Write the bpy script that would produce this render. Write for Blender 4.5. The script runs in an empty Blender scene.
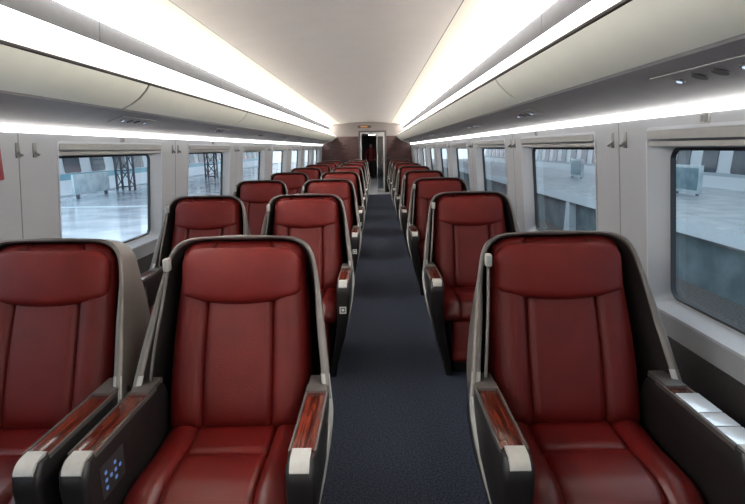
import bpy, bmesh, math, random
from mathutils import Vector, Matrix
random.seed(4)
S = bpy.context.scene
COL = S.collection
PI = math.pi

# ------------------------------------------------------------------ materials
def srgb(r, g, b):
    def f(c):
        c /= 255.0
        return c / 12.92 if c <= 0.04045 else ((c + 0.055) / 1.055) ** 2.4
    return (f(r), f(g), f(b), 1.0)

def mat(name, col, rough=0.5, metal=0.0, var=0.0, scale=20.0, bump=0.0, bscale=80.0, spec=0.5, stretch=None, col2=None, detail=3):
    m = bpy.data.materials.new(name); m.use_nodes = True
    nt = m.node_tree; nt.nodes.clear()
    out = nt.nodes.new('ShaderNodeOutputMaterial')
    p = nt.nodes.new('ShaderNodeBsdfPrincipled')
    nt.links.new(p.outputs[0], out.inputs[0])
    p.inputs['Base Color'].default_value = col
    p.inputs['Roughness'].default_value = rough
    p.inputs['Metallic'].default_value = metal
    p.inputs['Specular IOR Level'].default_value = spec
    tc = nt.nodes.new('ShaderNodeTexCoord')
    mp = nt.nodes.new('ShaderNodeMapping')
    nt.links.new(tc.outputs['Object'], mp.inputs[0])
    if stretch: mp.inputs['Scale'].default_value = stretch
    n = nt.nodes.new('ShaderNodeTexNoise')
    n.inputs['Scale'].default_value = scale; n.inputs['Detail'].default_value = detail
    nt.links.new(mp.outputs[0], n.inputs['Vector'])
    if var or col2:
        r = nt.nodes.new('ShaderNodeValToRGB')
        c2 = col2 or tuple(min(1, c * (1 + var)) for c in col[:3]) + (1,)
        c1 = col if col2 else tuple(c * (1 - var) for c in col[:3]) + (1,)
        r.color_ramp.elements[0].position = 0.35; r.color_ramp.elements[1].position = 0.68
        r.color_ramp.elements[0].color = c1; r.color_ramp.elements[1].color = c2
        nt.links.new(n.outputs[0], r.inputs[0]); nt.links.new(r.outputs[0], p.inputs['Base Color'])
    if bump:
        n2 = nt.nodes.new('ShaderNodeTexNoise'); n2.inputs['Scale'].default_value = bscale
        n2.inputs['Detail'].default_value = 3
        nt.links.new(mp.outputs[0], n2.inputs['Vector'])
        b = nt.nodes.new('ShaderNodeBump'); b.inputs['Strength'].default_value = bump
        b.inputs['Distance'].default_value = 0.004
        nt.links.new(n2.outputs[0], b.inputs['Height']); nt.links.new(b.outputs[0], p.inputs['Normal'])
    return m

def emis(name, col, st):
    m = bpy.data.materials.new(name); m.use_nodes = True
    nt = m.node_tree; nt.nodes.clear()
    out = nt.nodes.new('ShaderNodeOutputMaterial'); e = nt.nodes.new('ShaderNodeEmission')
    e.inputs[0].default_value = col; e.inputs[1].default_value = st
    nt.links.new(e.outputs[0], out.inputs[0]); return m

def glass_mat(name, tint, refl=1.45):
    m = bpy.data.materials.new(name); m.use_nodes = True
    nt = m.node_tree; nt.nodes.clear()
    out = nt.nodes.new('ShaderNodeOutputMaterial'); mix = nt.nodes.new('ShaderNodeMixShader')
    t = nt.nodes.new('ShaderNodeBsdfTransparent'); t.inputs[0].default_value = tint
    g = nt.nodes.new('ShaderNodeBsdfGlossy'); g.inputs['Roughness'].default_value = 0.02
    f = nt.nodes.new('ShaderNodeLayerWeight'); f.inputs[0].default_value = 0.5
    pw = nt.nodes.new('ShaderNodeMath'); pw.operation = 'POWER'; pw.inputs[1].default_value = 4.0
    ml = nt.nodes.new('ShaderNodeMath'); ml.operation = 'MULTIPLY_ADD'; ml.inputs[1].default_value = 0.8; ml.inputs[2].default_value = refl - 1.41
    nt.links.new(f.outputs['Facing'], pw.inputs[0]); nt.links.new(pw.outputs[0], ml.inputs[0]); nt.links.new(ml.outputs[0], mix.inputs[0]); nt.links.new(t.outputs[0], mix.inputs[1])
    nt.links.new(g.outputs[0], mix.inputs[2]); nt.links.new(mix.outputs[0], out.inputs[0]); return m

M = dict(
    cushleather=mat('red_leather_cushion', srgb(88, 14, 11), 0.33, spec=0.5, var=0.10, scale=9, bump=0.25, bscale=220),
    leather=mat('red_leather', srgb(88, 17, 13), 0.50, spec=0.28, var=0.10, scale=9, bump=0.25, bscale=220),
    headleather=mat('red_leather_headrest', srgb(98, 21, 17), 0.55, spec=0.25, var=0.10, scale=12, bump=0.25, bscale=240),
    shell=mat('shell_grey', srgb(108, 101, 96), 0.38, metal=0.25, var=0.05, scale=15),
    lining=mat('shell_lining', srgb(26, 21, 20), 0.6, var=0.15, scale=30),
    trim=mat('silver_trim', srgb(98, 92, 88), 0.40, metal=0.3, var=0.04),
    silver=mat('brushed_silver', srgb(178, 177, 173), 0.35, metal=0.2, var=0.04, scale=60),
    wood=mat('polished_wood', srgb(46, 14, 10), 0.15, scale=5, stretch=(30, 1.2, 6), col2=srgb(112, 46, 30), detail=6, spec=0.6),
    armdark=mat('arm_charcoal', srgb(24, 21, 21), 0.45, var=0.12, scale=30),
    armgrey=mat('arm_grey', srgb(76, 71, 68), 0.45, var=0.06),
    tray=mat('tray_plate_glossy', srgb(232, 236, 240), 0.25, metal=0.6, var=0.03),  # pale tone stands in for the window's reflection on the arm top
    sidetrim=mat('side_trim_silver', srgb(150, 148, 144), 0.4, metal=0.2, var=0.04),
    lampgrey=mat('lamp_grey', srgb(160, 158, 154), 0.4, var=0.04),
    icon=mat('icon_white', srgb(220, 220, 215), 0.5, var=0.02),
    carpet=mat('carpet_blue', srgb(32, 36, 48), 0.95, scale=110, col2=srgb(68, 73, 88), bump=0.8, bscale=420, spec=0.15),
    greyfloor=mat('grey_vinyl', srgb(150, 152, 158), 0.35, var=0.05, scale=30),
    wall=mat('wall_panel', srgb(154, 156, 160), 0.45, var=0.02, scale=6),
    surround=mat('window_surround', srgb(178, 182, 188), 0.4, var=0.02, scale=6),
    lower=mat('lower_wall', srgb(48, 44, 44), 0.7, var=0.15, scale=60),
    seam=mat('seam_dark', srgb(110, 110, 110), 0.7, var=0.05),
    ceil=mat('ceiling_panel', srgb(232, 226, 224), 0.6, var=0.015, scale=5),
    cove=mat('cove_white', srgb(240, 236, 226), 0.5, var=0.01, scale=5),
    stripe=mat('stripe_grey', srgb(66, 66, 67), 0.9, spec=0.05, var=0.04),
    bindoor=mat('bin_door_cream', srgb(250, 251, 238), 0.42, var=0.015, scale=6),
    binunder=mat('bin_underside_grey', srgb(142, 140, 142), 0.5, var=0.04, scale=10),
    black=mat('black_gasket', srgb(28, 30, 36), 0.5, var=0.1),
    blind=mat('blind_grey', srgb(148, 147, 144), 0.5, var=0.03),
    hook=mat('hook_grey', srgb(100, 98, 96), 0.4, metal=0.3, var=0.05),
    red=mat('red_plastic', srgb(130, 22, 26), 0.5, var=0.12, scale=30),
    maroon=mat('maroon_wood', srgb(44, 20, 17), 0.25, scale=3, stretch=(1.2, 1, 10), col2=srgb(74, 38, 33), detail=5),
    header=mat('end_wall_beige', srgb(118, 110, 106), 0.5, var=0.02),
    darkmetal=mat('dark_metal', srgb(62, 60, 62), 0.4, metal=0.3, var=0.05),
    glass=glass_mat('window_glass', (0.86, 0.93, 0.97, 1)),
    doorglass=glass_mat('door_glass', (0.8, 0.85, 0.85, 1), 1.7),
    light=emis('diffuser_cove', (1.0, 0.97, 0.94, 1), 23.0), lightp=emis('diffuser_passage', (1, 1, 1, 1), 30.0), lightb=emis('diffuser_cove_lower', (1.0, 0.97, 0.93, 1), 3.0),
    light2=emis('diffuser_wall', (1.0, 0.98, 0.95, 1), 7.5),
    spot=emis('reading_light', (0.55, 0.7, 1.0, 1), 0.8),
    blue=emis('button_glow', (0.25, 0.45, 1.0, 1), 0.2),
    orange=emis('display_orange', (1.0, 0.45, 0.12, 1), 0.35),
    platform=mat('platform_stone', srgb(168, 180, 194), 0.14, scale=1.2, col2=srgb(212, 220, 230), spec=0.8),
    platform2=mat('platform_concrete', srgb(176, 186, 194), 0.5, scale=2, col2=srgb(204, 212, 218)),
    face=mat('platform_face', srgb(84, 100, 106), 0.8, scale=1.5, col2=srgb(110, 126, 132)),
    facelip=mat('platform_lip', srgb(188, 200, 208), 0.6, var=0.04),
    ballast=mat('ballast', srgb(70, 68, 68), 0.9, scale=30, col2=srgb(120, 118, 116)),
    rail=mat('rail_steel', srgb(120, 110, 104), 0.4, metal=0.6, var=0.1),
    white=mat('train_white', srgb(232, 238, 242), 0.3, var=0.02),
    trainwin=mat('train_window_dark', srgb(40, 60, 76), 0.15, var=0.2, scale=2),
    cyan=mat('train_band', srgb(110, 178, 196), 0.3, var=0.04),
    steel=mat('grey_steel', srgb(70, 80, 90), 0.5, var=0.06),
    skin=mat('skin', srgb(205, 150, 130), 0.5, var=0.05),
    uniform=mat('uniform_red', srgb(120, 26, 30), 0.7, var=0.06),
    trousers=mat('trousers_dark', srgb(38, 34, 40), 0.8, var=0.06),
    hair=mat('hair_black', srgb(24, 20, 20), 0.5, var=0.1),
    paper=mat('board_pale', srgb(210, 222, 226), 0.5, scale=3, col2=srgb(170, 190, 200)),
    poster=mat('board_teal', srgb(92, 128, 140), 0.35, scale=4, col2=srgb(130, 160, 170)),
)

# ------------------------------------------------------------------ mesh helpers
def B(): return bmesh.new()

def box(bm, x0, x1, y0, y1, z0, z1, bev=0.0, seg=2, mi=0):
    vs = [bm.verts.new((x, y, z)) for x in (x0, x1) for y in (y0, y1) for z in (z0, z1)]
    F = [(0, 1, 3, 2), (4, 6, 7, 5), (0, 4, 5, 1), (2, 3, 7, 6), (0, 2, 6, 4), (1, 5, 7, 3)]
    fs = [bm.faces.new([vs[i] for i in f]) for f in F]
    for f in fs: f.material_index = mi
    if bev:
        es = list({e for f in fs for e in f.edges})
        r = bmesh.ops.bevel(bm, geom=es, offset=bev, segments=seg, affect='EDGES', profile=0.6)
        for f in r['faces']: f.material_index = mi
    return vs

def loft(bm, loops, closed=True, cap=True, mi=0):
    R = [[bm.verts.new(p) for p in L] for L in loops]
    n = len(loops[0])
    for a, b in zip(R, R[1:]):
        for i in range(n if closed else n - 1):
            j = (i + 1) % n
            f = bm.faces.new((a[i], a[j], b[j], b[i])); f.material_index = mi
    if cap and closed:
        for L in (R[0][::-1], R[-1]):
            f = bm.faces.new(L); f.material_index = mi
    return R

def tube(bm, pts, r, n=8, mi=0):
    pts = [Vector(p) for p in pts]
    loops = []; up = Vector((0, 0, 1))
    prev = None
    for i, p in enumerate(pts):
        t = (pts[min(i + 1, len(pts) - 1)] - pts[max(i - 1, 0)]).normalized()
        if prev is None:
            s = t.cross(up)
            if s.length < 0.05: s = t.cross(Vector((1, 0, 0)))
        else:
            s = prev - t * prev.dot(t)
        s.normalize(); prev = s; u = s.cross(t)
        rr = r[i] if isinstance(r, (list, tuple)) else r
        loops.append([p + (s * math.cos(2 * PI * k / n) + u * math.sin(2 * PI * k / n)) * rr for k in range(n)])
    loft(bm, loops, mi=mi)

def extrude_y(bm, poly, y0, y1, mi=0, closed=True):
    """poly of (x,z) points swept along y"""
    loft(bm, [[(x, y0, z) for x, z in poly], [(x, y1, z) for x, z in poly]], closed=closed, cap=closed, mi=mi)

def obj(name, bm, mats, parent=None, smooth=True, angle=38, loc=None):
    bmesh.ops.recalc_face_normals(bm, faces=bm.faces)
    if smooth:
        for f in bm.faces: f.smooth = True
        lim = math.radians(angle)
        for e in bm.edges:
            if len(e.link_faces) == 2 and e.calc_face_angle(0) > lim: e.smooth = False
    me = bpy.data.meshes.new(name); bm.to_mesh(me); bm.free()
    for m in (mats if isinstance(mats, (list, tuple)) else [mats]): me.materials.append(m)
    o = bpy.data.objects.new(name, me); COL.objects.link(o)
    if parent: o.parent = parent
    if loc: o.location = loc
    return o

def thing(name, label, cat, loc=(0, 0, 0), group=None):
    o = bpy.data.objects.new(name, None); COL.objects.link(o); o.empty_display_size = 0.1
    o.location = loc
    tag(o, label, cat, group); return o

def tag(o, label, cat, group=None):
    o['label'] = label; o['category'] = cat
    if group: o['group'] = group
    return o

def struct(name, bm, m, parent=None, **k):
    o = obj(name, bm, m, parent, **k)
    if parent is None: o['kind'] = 'structure'
    return o

def dup(root, loc, label, group=None):
    def cp(o, par):
        c = o.copy(); COL.objects.link(c); c.parent = par
        for ch in o.children: cp(ch, c)
        return c
    r = cp(root, None); r.location = loc; r['label'] = label
    if group: r['group'] = group
    return r

def smooth_path(P, n):
    """Catmull-Rom through P, n samples per span"""
    P = [Vector(p) for p in P]; Q = []
    for i in range(len(P) - 1):
        p0 = P[max(i - 1, 0)]; p1 = P[i]; p2 = P[i + 1]; p3 = P[min(i + 2, len(P) - 1)]
        for k in range(n):
            t = k / n
            Q.append(0.5 * ((2 * p1) + (p2 - p0) * t + (2 * p0 - 5 * p1 + 4 * p2 - p3) * t * t + (3 * p1 - p0 - 3 * p2 + p3) * t ** 3))
    Q.append(P[-1]); return Q

# ------------------------------------------------------------------ seat
def bump(x, c, w): return math.exp(-((x - c) / w) ** 2)

def pad(path, W, thick, name, m, parent, seams_x=(), seams_y=(), corner_top=0.0, corner_bot=0.0, na=40, nb=36,
        bolster=0.0, p=5.0, wfun=None, puff=0.0, sdep=0.010, label=None, smile=0.0, bt=0.53):
    """cushion: path of (y,z) centre line of its back face, front side = left normal; soft rounded edges and stitched grooves"""
    pts = smooth_path([(0, y, z) for y, z in path], 24)
    L = [0]
    for a, b in zip(pts, pts[1:]): L.append(L[-1] + (b - a).length)
    tot = L[-1]
    def at(b):
        s = b * tot
        for i in range(len(L) - 1):
            if L[i + 1] >= s - 1e-9: break
        t = (s - L[i]) / max(1e-9, L[i + 1] - L[i])
        q = pts[i].lerp(pts[i + 1], t)
        i0 = max(i - 8, 0); i1 = min(i + 9, len(pts) - 1)
        d = (pts[i1] - pts[i0]).normalized()
        return q, Vector((0, -d.z, d.y))
    bm = B(); rows = []; back = []
    for j in range(nb + 1):
        v = 0.5 - 0.5 * math.cos(PI * j / nb); v = 0.5 * v + 0.5 * j / nb
        q, nrm = at(v)
        w = W if wfun is None else wfun(v)
        if corner_top and (1 - v) * tot < corner_top:
            t = 1 - (1 - v) * tot / corner_top; w -= corner_top * (1 - math.sqrt(max(0, 1 - t * t)))
        if corner_bot and v * tot < corner_bot:
            t = 1 - v * tot / corner_bot; w -= corner_bot * (1 - math.sqrt(max(0, 1 - t * t)))
        row = []; brow = []
        for i in range(na + 1):
            u = -math.cos(PI * i / na); u = 0.45 * u + 0.55 * (2 * i / na - 1)
            e = (max(0, 1 - abs(u) ** p)) ** (1 / 2.4) * (max(0, 1 - abs(2 * v - 1) ** (p * 2.2))) ** (1 / 2.4)
            d = thick * e
            for sx in seams_x:
                d -= sdep * (bump(u, sx, 0.03) + bump(u, -sx, 0.03)) * e
            for sy, lim in seams_y:
                if abs(u) < lim: d -= sdep * bump(v, sy, 0.018) * e
            if bolster: d += bolster * (1 / (1 + math.exp(-(abs(u) - bt) / 0.05))) * e
            if puff: d += puff * (1 - u * u) * math.sin(PI * v) * e
            tg = Vector((0, nrm.z, -nrm.y)) * (smile * u * u * (1 - v) ** 1.5)
            if tg.z < 0: tg = -tg
            row.append(bm.verts.new(q + tg + Vector((u * w, 0, 0)) + nrm * d))
            brow.append(bm.verts.new(q + tg + Vector((u * w, 0, 0)) - nrm * 0.006))
        rows.append(row); back.append(brow)
    for j in range(nb):
        for i in range(na):
            bm.faces.new((rows[j][i], rows[j][i + 1], rows[j + 1][i + 1], rows[j + 1][i]))
            bm.faces.new((back[j][i], back[j + 1][i], back[j + 1][i + 1], back[j][i + 1]))
        bm.faces.new((rows[j][0], rows[j + 1][0], back[j + 1][0], back[j][0]))
        bm.faces.new((rows[j][na], back[j][na], back[j + 1][na], rows[j + 1][na]))
    for i in range(na):
        bm.faces.new((rows[0][i], back[0][i], back[0][i + 1], rows[0][i + 1]))
        bm.faces.new((rows[nb][i], rows[nb][i + 1], back[nb][i + 1], back[nb][i]))
    o = obj(name, bm, m, parent, angle=70)
    if label: o['label'] = label
    return o

ER = [(0, .745, 1.152), (.12, .745, 1.150), (.215, .737, 1.142), (.272, .715, 1.100), (.299, .665, 1.00), (.327, .560, .83),
      (.350, .455, .66), (.360, .395, .55), (.328, .25, .36), (.248, .06, .085)]
BR = [(0, .935, 1.118), (.11, .935, 1.116), (.185, .935, 1.10), (.228, .935, 1.055), (.245, .935, .97), (.275, .925, .80),
      (.295, .90, .64), (.30, .87, .52), (.285, .80, .33), (.22, .74, .07)]

def make_seat():
    t = thing('train_seat', 'x', 'seat')
    er = smooth_path(ER, 5); br = smooth_path(BR, 5)
    E = [Vector((-p.x, p.y, p.z)) for p in er[::-1]] + er[1:]
    Bk = [Vector((-p.x, p.y, p.z)) for p in br[::-1]] + br[1:]
    def ins(p, d):     # towards the inside of the shell
        k = 1 - d / max(0.12, abs(p.x)) if abs(p.x) > 0.02 else 1
        top = max(0.0, min(1, (p.z - 0.95) / 0.15))
        return Vector((p.x * k, p.y, p.z - d * top))
    # outer shell: band from the front edge to the back, then a bulged back plate
    bm = B()
    loops = []
    for k in range(5):
        s = k / 4
        loops.append([a.lerp(b, s) * 1.0 + Vector((0, 0, 0)) for a, b in zip(E, Bk)])
    for L in loops[1:4]:
        for q in L:
            q.x *= 1.012
    R = loft(bm, loops, closed=False, cap=False)
    last = R[-1]; n = len(last)
    for i in range(n // 2):
        j = n - 1 - i
        if i + 1 <= j - 1:
            if i + 1 == j - 1: bm.faces.new((last[i], last[i + 1], last[j]))
            else: bm.faces.new((last[i], last[i + 1], last[j - 1], last[j]))
    obj('outer_shell', bm, M['shell'], t, angle=50)
    # lining
    bm = B()
    E2 = [ins(p, .014) for p in E]; B2 = [ins(p, .022) + Vector((0, -.02, 0)) for p in Bk]
    R = loft(bm, [E2, [a.lerp(b, .5) for a, b in zip(E2, B2)], B2], closed=False, cap=False)
    last = R[-1]
    for i in range(n // 2):
        j = n - 1 - i
        if i + 1 <= j - 1:
            if i + 1 == j - 1: bm.faces.new((last[i], last[i + 1], last[j]))
            else: bm.faces.new((last[i], last[i + 1], last[j - 1], last[j]))
    obj('shell_lining', bm, M['lining'], t, angle=50)
    # metallic edge: flat strip with rounded section following the front edge
    for nm, mm, test in (('edge_trim', 'trim', lambda p: p.z > .60), ('side_trim', 'sidetrim', lambda p: p.z <= .70)):
        for sg in ((0,) if nm == 'edge_trim' else (-1, 1)):
            bm = B(); loops = []
            for p in E:
                if not test(p) or (sg and p.x * sg <= 0): continue
                q = ins(p, .007)
                out = (p - ins(p, .01)).normalized() if (p - ins(p, .01)).length > 1e-6 else Vector((0, 0, 1))
                if abs(p.x) < .03: out = Vector((0, 0, 1))
                f = Vector((0, -1, 0.25)).normalized()
                wide = .009 + .006 * max(0, min(1, (1.0 - p.z) / .15)) + .006 * max(0, min(1, (.60 - p.z) / .2))
                if nm == 'side_trim': wide += .001
                q = q - out * (wide - .009) * .8
                loops.append([q + out * wide * math.cos(a) + f * .011 * math.sin(a) for a in [2 * PI * k / 8 for k in range(8)]])
            loft(bm, loops)
            o_ = obj(nm, bm, M[mm], t, angle=60)
            if sg: o_['label'] = 'lighter silver edge strip of the side wing'
    # body under the cushion
    bm = B()
    def rr(x, y0, y1, z, r=.03):
        pts = []
        for cx, cy, a0 in ((x - r, y1 - r, 0), (-x + r, y1 - r, 90), (-x + r, y0 + r, 180), (x - r, y0 + r, 270)):
            for k in range(4):
                a = math.radians(a0 + 30 * k); pts.append((cx + r * math.cos(a), cy + r * math.sin(a), z))
        return pts
    loft(bm, [rr(.19, .10, .70, .0), rr(.20, .09, .72, .05), rr(.235, .14, .78, .25), rr(.252, .13, .80, .44)])
    obj('seat_base', bm, M['armdark'], t)
    # cushions
    pad([(.545, .425), (.38, .405), (.22, .408), (.13, .400), (.085, .345)][::-1], .252, .062, 'seat_cushion', M['cushleather'], t,
        seams_x=(.55,), seams_y=((.55, .55),), corner_bot=.03, bolster=.022, puff=.012, wfun=lambda v: .266, sdep=.022, bt=.62)
    pad([(.03, .09), (.07, .22), (.10, .36)], .205, .055, 'leg_rest', M['leather'], t, seams_y=((.28, 1),),
        corner_bot=.03, na=22, nb=26, puff=.01)
    def bw(v): return .262 + .010 * math.sin(PI * min(1, v * 1.3)) - .016 * v
    pad([(.535, .44), (.60, .58), (.685, .78), (.785, 1.02), (.818, 1.122)], .25, .085, 'backrest', M['leather'], t,
        seams_x=(.48,), corner_top=.07, bolster=.022, wfun=bw, nb=48, puff=.012, sdep=.024, bt=.60)
    # headrest pillow
    pad([(.662, .892), (.680, .945), (.706, 1.03), (.730, 1.106)], .232, .052, 'headrest', M['headleather'], t,
        corner_top=.07, corner_bot=.045, puff=.018, na=34, nb=26, p=4.5, smile=.028)
    # arms
    for s in (-1, 1):
        bm = B()
        def sec(xi, xo, y0, y1, z, r=.018):
            pts = []
            for cx, cy, a0 in ((xo - r, y1 - r, 0), (xi + r, y1 - r, 90), (xi + r, y0 + r, 180), (xo - r, y0 + r, 270)):
                for k in range(4):
                    a = math.radians(a0 + 30 * k); pts.append((s * (cx + r * math.cos(a)), cy + r * math.sin(a), z))
            return pts
        loft(bm, [sec(.205, .245, .03, .60, .0), sec(.215, .262, .015, .62, .10), sec(.250, .312, -.01, .62, .28), sec(.268, .345, -.035, .60, .46),
                  sec(.267, .350, -.045, .56, .585), sec(.267, .350, -.038, .54, .625), sec(.272, .345, -.015, .52, .648)])
        obj('arm_body', bm, M['armdark'], t)
        bm = B(); box(bm, *sorted((s * .277, s * .341)), .028, .395, .642, .6535, .004)
        w = obj('arm_top', bm, M['wood'], t); w['label'] = 'polished red-brown wooden arm top'
        bm = B()
        for a, b in ((.2695, .2765), (.3415, .3485)):
            box(bm, *sorted((s * a, s * b)), .02, .46, .640, .656, .003)
        obj('arm_edging', bm, M['armgrey'], t)
        bm = B(); box(bm, *sorted((s * .274, s * .344)), .397, .53, .64, .662, .006)
        obj('arm_rear_pad', bm, M['armgrey'], t)
        # silver cap bending over the front
        bm = B(); prof = []
        path = [(.030, .658), (.008, .6575), (-.016, .654), (-.030, .6465), (-.040, .636), (-.0435, .626)]
        lo = []
        for y, z in path:
            lo.append([(s * .281, y, z), (s * .334, y, z), (s * .334, y + .012, z - .012), (s * .281, y + .012, z - .012)])
        loft(bm, lo)
        c = obj('arm_cap', bm, M['silver'], t); c['label'] = 'pale silver cap on the arm front'
        # small pictogram plate on the arm front
        bm = B()
        for (a0, a1, z0, z1) in ((.284, .326, .455, .4615), (.284, .326, .493, .4995), (.284, .2905, .4615, .493), (.3195, .326, .4615, .493),
                                 (.296, .314, .470, .486)):
            yy = -.0415
            box(bm, *sorted((s * a0, s * a1)), yy, yy + .012, z0, z1)
        if s == 1: obj('pictogram', bm, M['icon'], t)
        else: bm.free()
    # control panel with glowing keys on the inner face of the arm on the viewer's left
    bm = B(); box(bm, -.2720, -.2660, .03, .17, .50, .60, .002)
    cp = obj('control_panel', bm, M['darkmetal'], t)
    bm = B()
    for k in range(4):
        for l in range(3):
            if (k + l) % 2 == 0 or l == 1:
                box(bm, -.2662, -.2645, .05 + .028 * k, .062 + .028 * k, .52 + .024 * l, .530 + .024 * l)
    obj('button_lights', bm, M['blue'], cp)['label'] = 'glowing blue keys'
    # reading lamp in the wing
    bm = B(); tube(bm, smooth_path([(-.266, .655, 1.05), (-.274, .600, .94), (-.288, .53, .80), (-.300, .48, .665)], 5), .0055, 8)
    rl = obj('reading_lamp_stem', bm, M['trim'], t)
    bm = B(); box(bm, -.279, -.256, .626, .664, 1.035, 1.085, .009, 3)
    obj('reading_lamp_head', bm, M['lampgrey'], rl)
    return t

CX = 0.30                        # camera x; the car's centre line is x = 0
ROW0, PITCH = 1.38, 2.0
cols = [('F', CX + .698), ('C', CX - .526), ('A', CX - 1.272)]
desc = {'F': 'right of the aisle by the right windows', 'C': 'left of the aisle, beside the aisle', 'A': 'beside the left windows'}
ordn = ['first', 'second', 'third', 'fourth', 'fifth', 'sixth', 'seventh', 'eighth']
where = {'F': 'single red leather train seat right of the aisle, %s row from the viewer',
         'C': 'red leather train seat on the left edge of the aisle, %s row from the viewer',
         'A': 'red leather train seat against the left window wall, %s row from the viewer'}
seat0 = None
for k in range(8):
    for c, x in cols:
        lab = where[c] % ordn[k]
        if k == 7: lab = lab.replace('eighth row from the viewer', 'farthest row').replace('seat on the left edge of the aisle','seat left of the aisle')
        loc = (x, ROW0 + PITCH * k, 0)
        if seat0 is None:
            seat0 = make_seat(); seat0.location = loc; seat0.scale = (1.05, 1, 1); seat0['label'] = lab; seat0['group'] = 'red leather seats in rows'
        else:
            q = dup(seat0, loc, lab, 'red leather seats in rows'); q.scale = (1.05 if c == 'F' else 1.0, 1, 1)

# pale plates added as the window's reflection on the single seats' window-side arms
for o in [o for o in COL.objects if o.parent is None and o.get('category') == 'seat' and o.scale.x > 1.03]:
    me_src = bpy.data.meshes.get('tray_plate')
    if me_src is None:
        bm = B()
        for y0, y1 in ((.022, .118), (.124, .205), (.211, .345)): box(bm, .277, .350, y0, y1, .653, .659, .002)
        tp = obj('tray_plate', bm, M['tray'], o)
        tp['label'] = 'bright glossy plates on the window-side arm'
    else:
        tp = bpy.data.objects.new('tray_plate', me_src); COL.objects.link(tp); tp.parent = o
        tp['label'] = 'bright glossy plates on the window-side arm'

# ------------------------------------------------------------------ car body
Y0, Y1 = -2.4, 18.7
def wx(z):                       # inner face of the side wall at height z
    return 1.475 + (1.60 - z) * .085 if z > .66 else 1.475 + (1.60 - .66) * .085
# floor
bm = B(); box(bm, -1.75, 1.75, Y0, 17.9, -.05, 0)
struct('floor', bm, M['carpet'], smooth=False)
bm = B(); box(bm, -1.75, 1.75, 17.9, 34.0, -.05, 0.0)
struct('floor_vestibule', bm, M['greyfloor'], smooth=False)
# ceiling: central panel, bright side panels
bm = B()
prof = [(x, 2.282 + .055 * (1 - (x / .8) ** 2)) for x in [-.8 + .1 * i for i in range(17)]]
extrude_y(bm, prof, Y0, Y1, closed=False)
poly2 = [(x, z + .03) for x, z in prof]
extrude_y(bm, poly2, Y0, Y1, closed=False)
struct('ceiling', bm, M['ceil'])
n = 1
for s in (-1, 1):
    side = 'left' if s < 0 else 'right'
    bm = B(); P = [(.808, 2.284), (.95, 2.278), (1.08, 2.262), (1.20, 2.235), (1.245, 2.215)]
    extrude_y(bm, [(s * x, z) for x, z in P], Y0, Y1, closed=False)
    extrude_y(bm, [(s * x, z + .02) for x, z in P], Y0, Y1, closed=False)
    struct('trim_%d' % n, bm, M['cove']); n += 1
    # dark joint line beside the centre panel
    bm = B(); box(bm, *sorted((s * .800, s * .809)), Y0, Y1, 2.284, 2.30)
    struct('trim_%d' % n, bm, M['seam']); n += 1
    # grey band, in pieces
    bm = B()
    y = -1.65
    while y < Y1:
        extrude_y(bm, [(s * 1.232, 2.200), (s * 1.238, 2.086), (s * 1.262, 2.086), (s * 1.256, 2.200)], y + .004, min(y + 2.442, Y1))
        y += 2.45
    struct('trim_%d' % n, bm, M['stripe'], smooth=False); n += 1
    # lamps above and below the grey band
    bm = B(); extrude_y(bm, [(s * 1.225, 2.200), (s * 1.165, 2.228), (s * 1.165, 2.236), (s * 1.235, 2.208)], Y0, Y1)
    struct('trim_%d' % n, bm, M['light'], smooth=False); n += 1
    bm = B(); extrude_y(bm, [(s * 1.234, 2.084), (s * 1.212, 2.060), (s * 1.218, 2.054), (s * 1.247, 2.084)], Y0, Y1)
    struct('trim_%d' % n, bm, M['lightb'], smooth=False); n += 1
    # white bulged panel between lamp and bin door
    bm = B(); P = [(1.212, 2.056), (1.165, 2.005), (1.10, 1.950), (1.035, 1.902), (.985, 1.868)]
    extrude_y(bm, [(s * x, z) for x, z in P], Y0, Y1, closed=False)
    extrude_y(bm, [(s * (x + .02), z) for x, z in P], Y0, Y1, closed=False)
    struct('trim_%d' % n, bm, M['cove']); n += 1
    # lamp under the bins
    bm = B(); extrude_y(bm, [(s * 1.458, 1.618), (s * 1.473, 1.586), (s * 1.478, 1.586), (s * 1.478, 1.618)], Y0, Y1)
    struct('trim_%d' % n, bm, M['light2'], smooth=False); n += 1

# overhead bins
def make_bin(s):
    L = 2.45
    t = thing('overhead_bin', 'x', 'luggage bin')
    P = [(.985, 1.852), (1.005, 1.822), (1.045, 1.782), (1.095, 1.748), (1.148, 1.724)]
    bm = B()
    inner = [(s * (x + .018), z + .012) for x, z in P]
    extrude_y(bm, [(s * x, z) for x, z in P] + inner[::-1], .014, L - .014)
    obj('bin_door', bm, M['bindoor'], t, angle=50)['label'] = 'curved cream bin door'
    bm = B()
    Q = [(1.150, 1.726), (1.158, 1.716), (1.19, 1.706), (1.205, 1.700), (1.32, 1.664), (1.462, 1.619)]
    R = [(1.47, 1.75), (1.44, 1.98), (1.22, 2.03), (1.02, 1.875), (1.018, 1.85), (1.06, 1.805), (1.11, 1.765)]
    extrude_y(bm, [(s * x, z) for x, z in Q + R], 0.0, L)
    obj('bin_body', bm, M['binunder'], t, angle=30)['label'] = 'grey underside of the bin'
    bm = B(); extrude_y(bm, [(s * x, z) for x, z in [(.982, 1.868), (.978, 1.856), (.994, 1.850), (1.01, 1.862)]], 0.0, L)
    extrude_y(bm, [(s * (x + .004), z + .003) for x, z in P] + [(s * (x + .02), z + .014) for x, z in P][::-1], 0, .0135)
    obj('door_hinge_strip', bm, M['lining'], t, smooth=False)
    return t
bins = ['nearest', 'second nearest', 'third', 'fourth', 'fifth', 'sixth', 'seventh', 'farthest']
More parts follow.
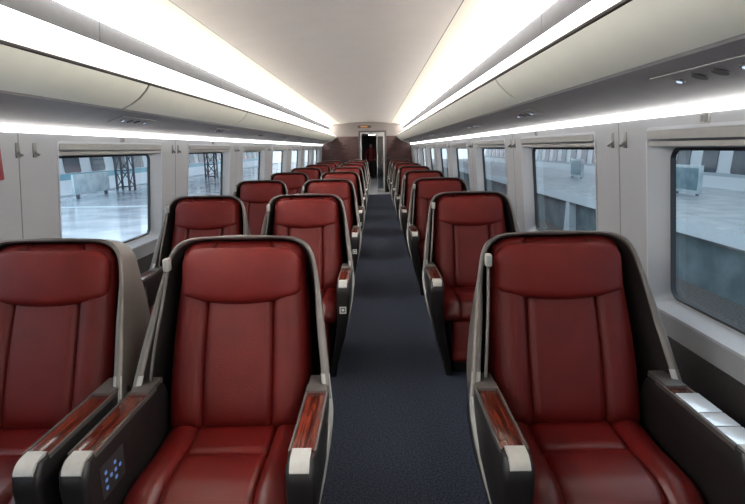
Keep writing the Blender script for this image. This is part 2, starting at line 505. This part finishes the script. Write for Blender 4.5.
for s in (-1, 1):
    side = 'left' if s < 0 else 'right'; b0 = None
    for k in range(-1, 8):
        y = .80 + 2.45 * k
        if k == -1: y = .80 - 2.45
        lab = 'curved cream luggage bin on the %s side, ' % side
        if k == -1: lab += 'closest to the viewer at the photo edge'
        elif k == 7: continue
        else: lab += ['the one after the closest bin', 'third from the viewer', 'fourth from the viewer', 'fifth from the viewer',
                      'sixth from the viewer', 'seventh from the viewer', 'last before the end wall'][k]
        if b0 is None: b0 = make_bin(s); b0.location = (0, y, 0); b0['label'] = lab; b0['group'] = 'overhead bins on the %s' % side
        else: dup(b0, (0, y, 0), lab, 'overhead bins on the %s' % side)
    # closing piece beside the end wall
    bm = B(); extrude_y(bm, [(s * x, z) for x, z in [(.99, 1.852), (1.15, 1.724), (1.462, 1.619), (1.44, 1.98), (1.22, 2.03)]], .80 + 2.45 * 7, Y1)
    struct('trim_%d' % n, bm, M['bindoor'], smooth=False); n += 1

# reading light panels under the bins
def make_panel(s):
    t = thing('reading_light_panel', 'x', 'light panel')
    u = Vector((s * (1.462 - 1.205), 0, 1.619 - 1.700)).normalized()       # along underside outward
    nn = Vector((u.z * s, 0, -abs(u.x))).normalized()
    if nn.z > 0: nn = -nn
    c0 = Vector((s * 1.27, 0, 1.6795)) + nn * .001
    def P(a, y, h): return c0 + u * a + Vector((0, y, 0)) + nn * h
    bm = B()
    def pl(bm, a0, a1, y0, y1, h0, h1):
        loft(bm, [[P(a0, y0, h0), P(a1, y0, h0), P(a1, y1, h0), P(a0, y1, h0)], [P(a0, y0, h1), P(a1, y0, h1), P(a1, y1, h1), P(a0, y1, h1)]])
    pl(bm, -.05, .05, -.26, .26, 0, .0035); obj('panel_plate', bm, M['binunder'], t)
    def disc(bm, a, y, r, h0, h1, k=20):
        loft(bm, [[P(a + r * math.cos(2 * PI * i / k), y + r * math.sin(2 * PI * i / k), h) for i in range(k)] for h in (h0, h1)])
    for y in (-.05, .05):
        bm = B(); disc(bm, 0, y, .024, .003, .008); obj('speaker_grille', bm, M['black'], t)
    for y in (-.16, .16):
        bm = B(); disc(bm, 0, y, .017, .003, .009); r = obj('spot_ring', bm, M['hook'], t)
        bm = B(); disc(bm, 0, y, .009, .009, .011); obj('lamp_lens', bm, M['spot'], r)
    return t
for s in (-1, 1):
    side = 'left' if s < 0 else 'right'; p0 = None
    for k in range(8):
        y = 1.66 + 2.0 * k
        lab = 'small reading light panel under the %s bins, above the %s row' % (side, ordn[k])
        if p0 is None: p0 = make_panel(s); p0.location = (0, y, 0); p0['label'] = lab; p0['group'] = 'reading light panels %s' % side
        else: dup(p0, (0, y, 0), lab, 'reading light panels %s' % side)

# ------------------------------------------------------------------ walls and windows
WZ0, WZ1 = .765, 1.535
def rrect(y0, y1, z0, z1, r, k=6):
    pts = []
    for cy, cz, a0 in ((y1 - r, z1 - r, 0), (y0 + r, z1 - r, 90), (y0 + r, z0 + r, 180), (y1 - r, z0 + r, 270)):
        for i in range(k):
            a = math.radians(a0 + 90 * i / (k - 1)); pts.append((cy + r * math.cos(a), cz + r * math.sin(a)))
    return pts
def wall_side(s, spans, name):
    bm = B()
    def q(y0, y1, z0, z1, off=0, mi=0):
        a = [(s * (wx(z0) + off), y0, z0), (s * (wx(z0) + off), y1, z0), (s * (wx(z1) + off), y1, z1), (s * (wx(z1) + off), y0, z1)]
        b = [(s * (abs(p[0]) + .05), p[1], p[2]) for p in a]
        loft(bm, [a, b], mi=mi)
    q(Y0, Y1, WZ1, 1.63); q(Y0, Y1, .66, WZ0)
    y = Y0
    for (a, b) in spans:
        q(y, a, WZ0, WZ1); y = b
    q(y, Y1, WZ0, WZ1)
    # dark lower panel
    a = [(s * wx(.66), Y0, 0), (s * wx(.66), Y1, 0), (s * (wx(.66) - .004), Y1, .66), (s * (wx(.66) - .004), Y0, .66)]
    loft(bm, [a, [(s * (abs(p[0]) + .05), p[1], p[2]) for p in a]], mi=1)
    # vertical panel joints in the middle of each pillar
    for (a0, b0), (a1, b1) in zip(spans, spans[1:]):
        ym = (b0 + a1) / 2
        a = [(s * (wx(z) - .001), yy, z) for yy, z in ((ym - .003, .70), (ym + .003, .70), (ym + .003, 1.58), (ym - .003, 1.58))]
        loft(bm, [a, [(s * (abs(p[0]) + .002), p[1], p[2]) for p in a]], mi=2)
    struct(name, bm, [M['wall'], M['lower'], M['seam']], smooth=False)
def window(s, a, b, num):
    t = bpy.data.objects.new('window_%d' % num, None); COL.objects.link(t); t['kind'] = 'structure'
    t.location = (s * 1.5, (a + b) / 2, WZ0); inv = Vector(t.location)
    def X(z, off): return s * (wx(z) + off)
    def ring(L0, o0, L1, o1):
        return [[Vector((X(z, o0), y, z)) - inv for y, z in L0], [Vector((X(z, o1), y, z)) - inv for y, z in L1]]
    A = rrect(a, b, WZ0, WZ1, .02); G = rrect(a + .07, b - .05, .80, 1.462, .05); G2 = rrect(a + .085, b - .065, .815, 1.45, .04)
    bm = B(); F = rrect(a - .012, b + .012, WZ0 - .012, WZ1 + .012, .03)
    r1 = ring(F, -.006, A, -.006)[0:2] + [ring(A, -.006, G, .070)[1]]
    r0 = [[Vector((X(z, .0), y, z)) - inv for y, z in F]]
    loft(bm, r0 + r1, cap=False)
    obj('window_frame', bm, M['surround'], t, angle=30)
    bm = B(); loft(bm, [ring(G, .070, G2, .070)[0], ring(G, .060, G2, .060)[1], ring(G, .07, G2, .085)[1]], cap=False)
    obj('gasket', bm, M['black'], t)
    bm = B(); R = [bm.verts.new(Vector((X(z, .078), y, z)) - inv) for y, z in G2]; bm.faces.new(R)
    obj('glass', bm, M['glass'], t, smooth=False)
    bm = B()
    zc = 1.535
    def bar(z0, z1, o0, o1):
        Lp = [Vector((X(z0, o0), a + .004, z0)), Vector((X(z0, o1), a + .004, z0)), Vector((X(z1, o1), a + .004, z1)), Vector((X(z1, o0), a + .004, z1))]
        loft(bm, [[p - inv for p in Lp], [p + Vector((0, b - a - .008, 0)) - inv for p in Lp]])
    bar(1.497, 1.532, -.012, .05); bar(1.468, 1.488, -.002, .055)
    obj('blind_casing', bm, M['blind'], t, smooth=False)
left_spans = [(3.13 + 2.19 * k, 3.13 + 2.19 * k + 1.50) for k in range(-2, 7)]
right_spans = [(3.03 + 2.10 * k, 3.03 + 2.10 * k + 1.51) for k in range(-2, 7)]
wall_side(-1, left_spans, 'wall_left'); wall_side(1, right_spans, 'wall_right')
num = 1
for a, b in left_spans: window(-1, a, b, num); num += 1
for a, b in right_spans: window(1, a, b, num); num += 1

# coat hooks and small seat number plates
def make_hook(s):
    t = bpy.data.objects.new('coat_hook', None); COL.objects.link(t)
    bm = B(); box(bm, -.016, .016, -.017, .017, -.040, .036, .004)
    bmesh.ops.translate(bm, verts=bm.verts, vec=(s * .010, 0, 0))
    obj('back_plate', bm, M['hook'], t)
    bm = B(); tube(bm, smooth_path([(0, 0, -.008), (-s * .012, 0, -.018), (-s * .020, 0, -.028), (-s * .026, 0, -.022)], 4), .006, 8)
    obj('hook_arm', bm, M['hook'], t); return t
def pillars(sp): return [(b0 + a1) / 2 for (a0, b0), (a1, b1) in zip(sp, sp[1:])]
for s, sp in ((-1, left_spans), (1, right_spans)):
    side = 'left' if s < 0 else 'right'; h0 = None
    for i, ym in enumerate(pillars(sp)):
        if ym < 2: continue
        for j, d in enumerate((-.07, .07)):
            z = 1.50
            loc = (s * (wx(z) + .002), ym + d + (.06 if s < 0 and i == 1 else 0), z)
            lab = '%s coat hook of the pair on the %s wall, %s pillar from the viewer' % (('nearer', 'farther')[j], side, ordn[i - 1] if i > 1 else 'first')
            if h0 is None: h0 = make_hook(s); h0.location = loc; tag(h0, lab, 'coat hook', 'coat hooks on the %s wall' % side)
            else: dup(h0, loc, lab, 'coat hooks on the %s wall' % side)
    q0 = None
    for i, (a, b) in enumerate(sp):
        if b < 1.6: continue
        y = a + (.80 if s < 0 else 1.09)
        if y < (2.5 if s < 0 else 1.5): continue
        z = 1.566
        lab = 'small seat number plate above a %s window, %s from the viewer' % (side, ordn[i - (2 if s < 0 else 1)] if i - 1 < 8 else 'far')
        loc = (s * (wx(z) - .003), y, z)
        if q0 is None:
            q0 = bpy.data.objects.new('number_plate', None); COL.objects.link(q0); q0.location = loc
            bm = B(); box(bm, -.003, .003, -.028, .028, -.020, .020, .001)
            obj('plate', bm, M['blind'], q0)
            bm = B()
            box(bm, -.0045 if s > 0 else .0025, -.0025 if s > 0 else .0045, -.022, -.001, -.015, .015)
            box(bm, -.0045 if s > 0 else .0025, -.0025 if s > 0 else .0045, .004, .022, -.012, .012)
            obj('pictogram', bm, M['hook'], q0)
            tag(q0, lab, 'number plate', 'number plates above the %s windows' % side)
        else: dup(q0, loc, lab, 'number plates above the %s windows' % side)

# red box by the left edge
t = thing('red_wall_box', 'red box fixed high on the left wall, just before the coat hooks', 'wall box', (-(wx(1.46)) + .002, 2.485, 1.36))
bm = B(); box(bm, 0, .045, -.105, .105, 0, .19, .008, 2); obj('box_body', bm, M['red'], t)
bm = B(); box(bm, .045, .049, -.085, .085, .025, .165, .002); obj('box_lid', bm, M['red'], t)
bm = B(); box(bm, .049, .056, -.02, .02, .03, .045, .002); obj('latch', bm, M['hook'], t)

# ------------------------------------------------------------------ end wall, doorway, vestibule
DX0, DX1, DZ = -.20, .60, 1.99
bm = B()
def cross_top(x):
    ax = abs(x)
    if ax <= .8: return 2.282 + .055 * (1 - (x / .8) ** 2)
    return 2.27
for x0, x1, z0, z1 in ((-1.70, DX0, 0, 1.87), (DX1, 1.70, 0, 1.87)):
    box(bm, x0, x1, Y1, Y1 + .06, z0, z1, mi=0)
box(bm, -1.70, DX0, Y1, Y1 + .06, 1.87, 2.40, mi=1); box(bm, DX1, 1.70, Y1, Y1 + .06, 1.87, 2.40, mi=1)
box(bm, DX0, DX1, Y1, Y1 + .06, DZ, 2.40, mi=1)
box(bm, -1.45, DX0 - .1, Y1 - .012, Y1, .1, 1.84, .004, mi=0); box(bm, DX1 + .1, 1.45, Y1 - .012, Y1, .1, 1.84, .004, mi=0)
struct('wall_end', bm, [M['maroon'], M['header']], smooth=False)
bm = B(); box(bm, -1.75, 1.75, Y0 - .06, Y0, -.05, 2.4)
struct('wall_back', bm, M['header'], smooth=False)
t = bpy.data.objects.new('door_1', None); COL.objects.link(t); t['kind'] = 'structure'; t.location = (.2, Y1, 0)
bm = B()
for x0, x1 in ((DX0 - .06 - .2, DX0 - .2), (DX1 - .2, DX1 + .06 - .2)): box(bm, x0, x1, -.03, .09, 0, DZ, .006)
box(bm, DX0 - .26, DX1 - .14, -.03, .09, DZ, DZ + .06, .006)
obj('door_frame', bm, M['darkmetal'], t)
bm = B()
box(bm, DX0 - .2, DX0 - .17, -.02, .08, 0, DZ - .002, .004); box(bm, DX1 - .235, DX1 - .2, -.02, .08, 0, DZ - .002, .004)
box(bm, DX0 - .168, DX1 - .237, -.02, .08, DZ - .035, DZ, .004)
obj('door_jamb', bm, M['silver'], t)
bm = B(); box(bm, .14, .155, .02, .035, .02, DZ - .05); box(bm, .35, .36, .02, .035, .02, DZ - .05)
box(bm, .155, .35, .02, .035, .02, .12); box(bm, .155, .35, .02, .035, DZ - .12, DZ - .05)
sd = obj('sliding_leaf', bm, M['silver'], t)
bm = B(); box(bm, .1545, .3505, .025, .030, .119, DZ - .119); obj('door_glass', bm, M['doorglass'], sd)
bm = B(); tube(bm, [(.165, .0, .85), (.165, -.01, .9), (.165, -.01, 1.2), (.165, .0, 1.25)], .009); obj('door_handle', bm, M['silver'], sd)
# display above the door
t = thing('destination_display', 'small display with orange glow above the end doorway', 'display', (CX - .36, Y1 - .03, 2.14))
bm = B(); box(bm, -.22, .22, 0, .03, 0, .08, .004); obj('display_case', bm, M['darkmetal'], t)
bm = B(); box(bm, -.13, .10, -.003, .0, .02, .06); obj('display_screen', bm, M['orange'], t)
# vestibule and next corridor
bm = B()
box(bm, -.62, -.56, Y1 + .06, 31.0, 0, 2.3); struct('wall_vestibule_left', bm, M['darkmetal'], smooth=False)
bm = B()
box(bm, .96, 1.02, Y1 + .06, 31.0, 0, 2.3); struct('wall_vestibule_right', bm, M['header'], smooth=False)
bm = B(); box(bm, -.62, 1.02, Y1 + .06, 31.06, 2.1, 2.16); struct('ceiling_vestibule', bm, M['ceil'], smooth=False)
bm = B(); box(bm, -.62, 1.02, 31.0, 31.06, 0, 2.1); struct('wall_vestibule_end', bm, M['darkmetal'], smooth=False)
for k, y in enumerate((21.0, 25.5)):
    t = thing('vestibule_ceiling_light', ['round white ceiling light nearest beyond the end doorway', 'round white ceiling light deeper in the passage beyond the doorway'][k],
              'ceiling light', (.15, y, 2.07))
    bm = B(); tube(bm, [(0, 0, .006), (0, 0, .03)], .17, 24); obj('light_housing', bm, M['silver'], t)
    bm = B(); tube(bm, [(0, 0, 0), (0, 0, .006)], .15, 24); obj('diffuser', bm, M['lightp'], t)

# ------------------------------------------------------------------ person in the passage
def make_person(loc):
    t = thing('person', 'person in dark red uniform standing in the passage beyond the end doorway', 'person', loc)
    me = bpy.data.meshes.new('body'); o = bpy.data.objects.new('body', me); COL.objects.link(o); o.parent = t
    J = [((0, 0, .93), .13), ((0, 0, 1.10), .115), ((0, .01, 1.28), .135), ((0, .01, 1.42), .10), ((0, 0, 1.48), .055), ((0, -.005, 1.52), .055),
         ((.095, 0, .86), .095), ((.10, -.01, .48), .06), ((.10, .02, .10), .042), ((.105, -.02, .045), .040), ((.11, -.14, .035), .032),
         ((-.095, 0, .86), .095), ((-.10, .02, .48), .06), ((-.10, .05, .10), .042), ((-.105, .02, .045), .040), ((-.11, -.11, .035), .032),
         ((.17, .01, 1.385), .06), ((.235, .02, 1.12), .045), ((.21, -.12, .95), .034), ((.19, -.18, .93), .026),
         ((-.17, .01, 1.385), .06), ((-.235, .02, 1.12), .045), ((-.22, -.04, .88), .034), ((-.22, -.07, .82), .026),
         ((0, -.005, 1.60), .078), ((0, -.005, 1.67), .06)]
    Eg = [(0, 1), (1, 2), (2, 3), (3, 4), (4, 5), (0, 6), (6, 7), (7, 8), (8, 9), (9, 10), (0, 11), (11, 12), (12, 13), (13, 14), (14, 15),
          (3, 16), (16, 17), (17, 18), (18, 19), (3, 20), (20, 21), (21, 22), (22, 23), (5, 24), (24, 25)]
    me.from_pydata([j[0] for j in J], Eg, [])
    mod = o.modifiers.new('skin', 'SKIN'); sk = me.skin_vertices[0].data
    for i, j in enumerate(J): sk[i].radius = (j[1], j[1] * .85); sk[i].use_root = (i == 0)
    s2 = o.modifiers.new('sub', 'SUBSURF'); s2.levels = 1; s2.render_levels = 1
    bpy.context.view_layer.update()
    dg = bpy.context.evaluated_depsgraph_get()
    nm = bpy.data.meshes.new_from_object(o.evaluated_get(dg)); o.modifiers.clear(); o.data = nm
    for m in ('skin', 'uniform', 'trousers'): nm.materials.append(M[m])
    for p in nm.polygons:
        p.use_smooth = True; c = p.center
        if c.z > 1.49: p.material_index = 0
        elif c.z > .90: p.material_index = 1
        else: p.material_index = 2
        if (abs(c.x) > .15 and c.z < .96 and c.z > .7): p.material_index = 0
    bm = B(); bmesh.ops.create_uvsphere(bm, u_segments=16, v_segments=10, radius=.098)
    for v in bm.verts:
        v.co.z *= 1.05
        if v.co.y < -.02 and v.co.z < .045: v.co.y = -.02 + (v.co.y + .02) * .1
        if v.co.z < -.05: v.co.z = -.05
    bmesh.ops.translate(bm, verts=bm.verts, vec=(0, .012, 1.645)); obj('hair', bm, M['hair'], t)
    bm = B(); 
    for x in (-.032, .032): bmesh.ops.create_uvsphere(bm, u_segments=8, v_segments=6, radius=.011, matrix=Matrix.Translation((x, -.078, 1.615)))
    obj('eyes', bm, M['hair'], t)
    bm = B(); tube(bm, [(0, -.070, 1.625), (0, -.094, 1.59), (0, -.075, 1.585)], [.006, .012, .008]); obj('nose', bm, M['skin'], t)
    bm = B(); box(bm, -.022, .022, -.076, -.066, 1.552, 1.56, .002); obj('mouth', bm, M['uniform'], t)
    bm = B()
    for s, (hx, hy, hz) in ((1, (.19, -.19, .925)), (-1, (-.22, -.075, .80))):
        for k in range(4):
            x = hx + (k - 1.5) * .018
            if s > 0: P = [(x, hy + .02, hz), (x, hy - .05 - .008 * (k in (1, 2)), hz - .005), (x, hy - .075, hz - .03)]
            else: P = [(x, hy, hz + .02), (x, hy - .01, hz - .05 - .008 * (k in (1, 2))), (x, hy + .01, hz - .085)]
            tube(bm, P, [.010, .009, .007], 6)
        tube(bm, [(hx - s * .02, hy + .01, hz + .01), (hx - s * .045, hy - .02, hz - .01), (hx - s * .04, hy - .04, hz - .03)], [.012, .01, .008], 6)
    obj('fingers', bm, M['skin'], t)
make_person((.06, 27.5, 0))

# ------------------------------------------------------------------ outside: left platform and train
def parked_train(x, face, label, y0, y1, wz=(.88, 1.52), ww=1.35, wp=2.3, band='cyan'):
    t = thing('parked_train', label, 'train', (x, y0, 0))
    L = y1 - y0
    P = [(0, -.9), (.0, .3), (.02, .9), (.10, 1.6), (.26, 2.2), (.6, 2.6), (1.2, 2.8), (2.0, 2.8), (2.7, 2.5), (3.1, 1.6), (3.2, .3), (3.1, -.9)]
    bm = B(); extrude_y(bm, [(face * px, z) for px, z in P], 0, L); obj('car_body', bm, M['white'], t)
    bm = B(); extrude_y(bm, [(face * px, z) for px, z in ([(-.006, .30), (-.004, .42), (.03, .42), (.02, .30)] if wz[0] < .6 else [(-.006, .42), (.0, .66), (.03, .66), (.02, .42)])], .01, L - .01); obj('colour_band', bm, M[band], t, smooth=False)
    k = 0; y = .8
    while y + 1.4 < L:
        bm = B()
        lo = rrect(y, y + ww, wz[0], wz[1], .08)
        def X(z): return face * ((.02 + (z - .9) * (.114 if z > .9 else .033)) - .035)
        loft(bm, [[(X(z), yy, z) for yy, z in lo], [(X(z) + face * .02, yy, z) for yy, z in lo]])
        obj('train_window', bm, M['trainwin'], t); y += wp
    return t
bm = B(); box(bm, -10.9, -1.85, -8, 70, -1.3, -.02, mi=0); box(bm, -10.9, -10.6, -8, 70, -.02, 0.0, mi=1)
box(bm, -10.55, -2.2, 15.2, 15.45, -.02, -.008, mi=1)
struct('ground_platform_left', bm, [M['platform'], M['facelip']], smooth=False)
parked_train(-12.0, -1, 'white high-speed train with dark windows seen across the platform through the left windows', -2, 62, (.70, 1.50), 1.2, 2.1)
def truss(loc, label):
    t = thing('steel_mast', label, 'mast', loc)
    for k, (dx, dy) in enumerate(((-.25, -.25), (.25, -.25), (.25, .25), (-.25, .25))):
        bm = B(); box(bm, dx - .035, dx + .035, dy - .035, dy + .035, -.02, 4.2); obj('mast_leg', bm, M['steel'], t, smooth=False)
    bm = B()
    for k in range(6):
        z = .1 + .66 * k
        for (a, b) in (((-.25, -.25), (.25, -.25)), ((.25, -.25), (.25, .25)), ((.25, .25), (-.25, .25)), ((-.25, .25), (-.25, -.25))):
            if k % 2: a, b = b, a
            tube(bm, [(a[0], a[1], z), (b[0], b[1], z + .66)], .022, 6); tube(bm, [(a[0], a[1], z), (b[0], b[1], z)], .018, 6)
    obj('mast_bracing', bm, M['steel'], t)
truss((-9.9, 22.5, 0), 'lattice steel mast on the left platform, seen through the first left window')
truss((-8.6, 30, 0), 'lattice steel mast farther down the left platform')
for k, (x, y, w) in enumerate(((-9.6, 13.2, .9), (-9.6, 15.9, .9), (-9.6, 19.2, 1.2))):
    t = thing('display_board', 'white free-standing display board on the left platform, %s' % ['nearest one', 'middle one', 'farthest one'][k], 'board', (x, y, 0), 'display boards on the platform')
    bm = B(); box(bm, -.04, .04, -w, w, .12, .78, .01); obj('board_panel', bm, M['paper'], t)
    for s in (-1, 1):
        bm = B(); box(bm, -.05, .05, s * w * .8 - .03, s * w * .8 + .03, -.02, .14); obj('leg', bm, M['steel'], t, smooth=False)

# right: track bed, opposite platform with support piers, boards, a train beyond
bm = B(); box(bm, 1.85, 6.6, -8, 70, -1.5, -1.3); struct('ground_track_bed', bm, M['ballast'], smooth=False)
for k, x in enumerate((3.3, 4.75)):
    bm = B(); box(bm, x - .035, x + .035, -8, 70, -1.3, -1.14, .01)
    tag(obj('rail', bm, M['rail']), ['steel rail nearer to the train on the right track', 'steel rail nearer to the right platform'][k], 'rail')
bm = B()
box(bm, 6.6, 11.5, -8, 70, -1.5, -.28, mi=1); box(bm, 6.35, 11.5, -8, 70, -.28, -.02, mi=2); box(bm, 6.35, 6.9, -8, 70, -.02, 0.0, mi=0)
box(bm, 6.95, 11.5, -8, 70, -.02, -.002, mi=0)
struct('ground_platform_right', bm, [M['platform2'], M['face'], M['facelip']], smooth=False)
parked_train(12.4, 1, 'white train with dark windows beyond the right platform', -2, 62, (.42, 1.50), .95, 1.75, 'facelip')
for k, y in enumerate((17.5, 25.5, 33.5)):
    bm = B(); loft(bm, [[(6.38, y - .28, -1.3), (6.59, y - .28, -1.3), (6.59, y + .28, -1.3), (6.38, y + .28, -1.3)],
                        [(6.38, y - .14, -.3), (6.59, y - .14, -.3), (6.59, y + .14, -.3), (6.38, y + .14, -.3)]])
    tag(obj('platform_pier', bm, M['facelip'], smooth=False), 'pale pier against the dark face of the right platform, %s from the viewer' % ordn[k], 'pier', 'piers of the right platform')
for k, (x, y, w) in enumerate(((9.4, 7.6, 1.0), (9.4, 11.6, 1.3), (9.4, 16.2, 1.3), (9.4, 20.5, 1.3), (9.4, 25.2, 1.4))):
    t = thing('platform_board', 'teal board in a pale frame standing on the right platform, %s from the viewer' % ordn[k], 'board', (x, y, 0), 'boards on the right platform')
    bm = B(); box(bm, -.05, .05, -w / 2, w / 2, .05, .85, .01); obj('board_frame', bm, M['paper'], t)
    bm = B(); box(bm, -.06, -.051, -w / 2 + .08, w / 2 - .08, .15, .77); obj('board_panel', bm, M['poster'], t, smooth=False)
    for s in (-1, 1):
        bm = B(); box(bm, -.03, .03, s * w * .4 - .03, s * w * .4 + .03, 0, .06); obj('leg', bm, M['steel'], t, smooth=False)
# canopies out of view, added to darken the platforms below
for s, x0, x1, y0 in ((-1, -11.3, -2.6, 17), (1, 4.6, 12.0, -8)):
    bm = B(); box(bm, *sorted((x0, x1)), y0, 70, 4.4, 4.7); struct('roof_platform_%s' % ('left' if s < 0 else 'right'), bm, M['steel'], smooth=False)

# ------------------------------------------------------------------ world, lamps, camera
w = bpy.data.worlds.new('world'); S.world = w; w.use_nodes = True
bg = w.node_tree.nodes['Background']; bg.inputs[0].default_value = (0.80, 0.91, 1.0, 1); bg.inputs[1].default_value = 1.3

cam = bpy.data.cameras.new('camera'); co = bpy.data.objects.new('camera', cam); COL.objects.link(co); S.camera = co
F_PX, PITCH_DEG, YAW_DEG, ROLL_DEG = 550.0, 10.7, 0.49, 0.95
cam.sensor_fit = 'HORIZONTAL'; cam.sensor_width = 36; cam.lens = F_PX / 745 * 36; cam.clip_start = .02; cam.clip_end = 300
co.location = (CX, 0, 1.48)
R = Matrix.Rotation(math.radians(YAW_DEG), 4, 'Z') @ Matrix.Rotation(math.radians(90 - PITCH_DEG), 4, 'X') @ Matrix.Rotation(math.radians(-ROLL_DEG), 4, 'Z')
co.rotation_euler = R.to_euler()

S.view_settings.view_transform = 'Standard'; S.view_settings.look = 'None'
S.view_settings.exposure = 0.8; S.view_settings.gamma = 1.0; S.view_settings.use_curve_mapping = False
S.cycles.max_bounces = 8; S.cycles.diffuse_bounces = 5; S.cycles.transparent_max_bounces = 16
S.cycles.use_denoising = True; S.cycles.caustics_reflective = False; S.cycles.caustics_refractive = False
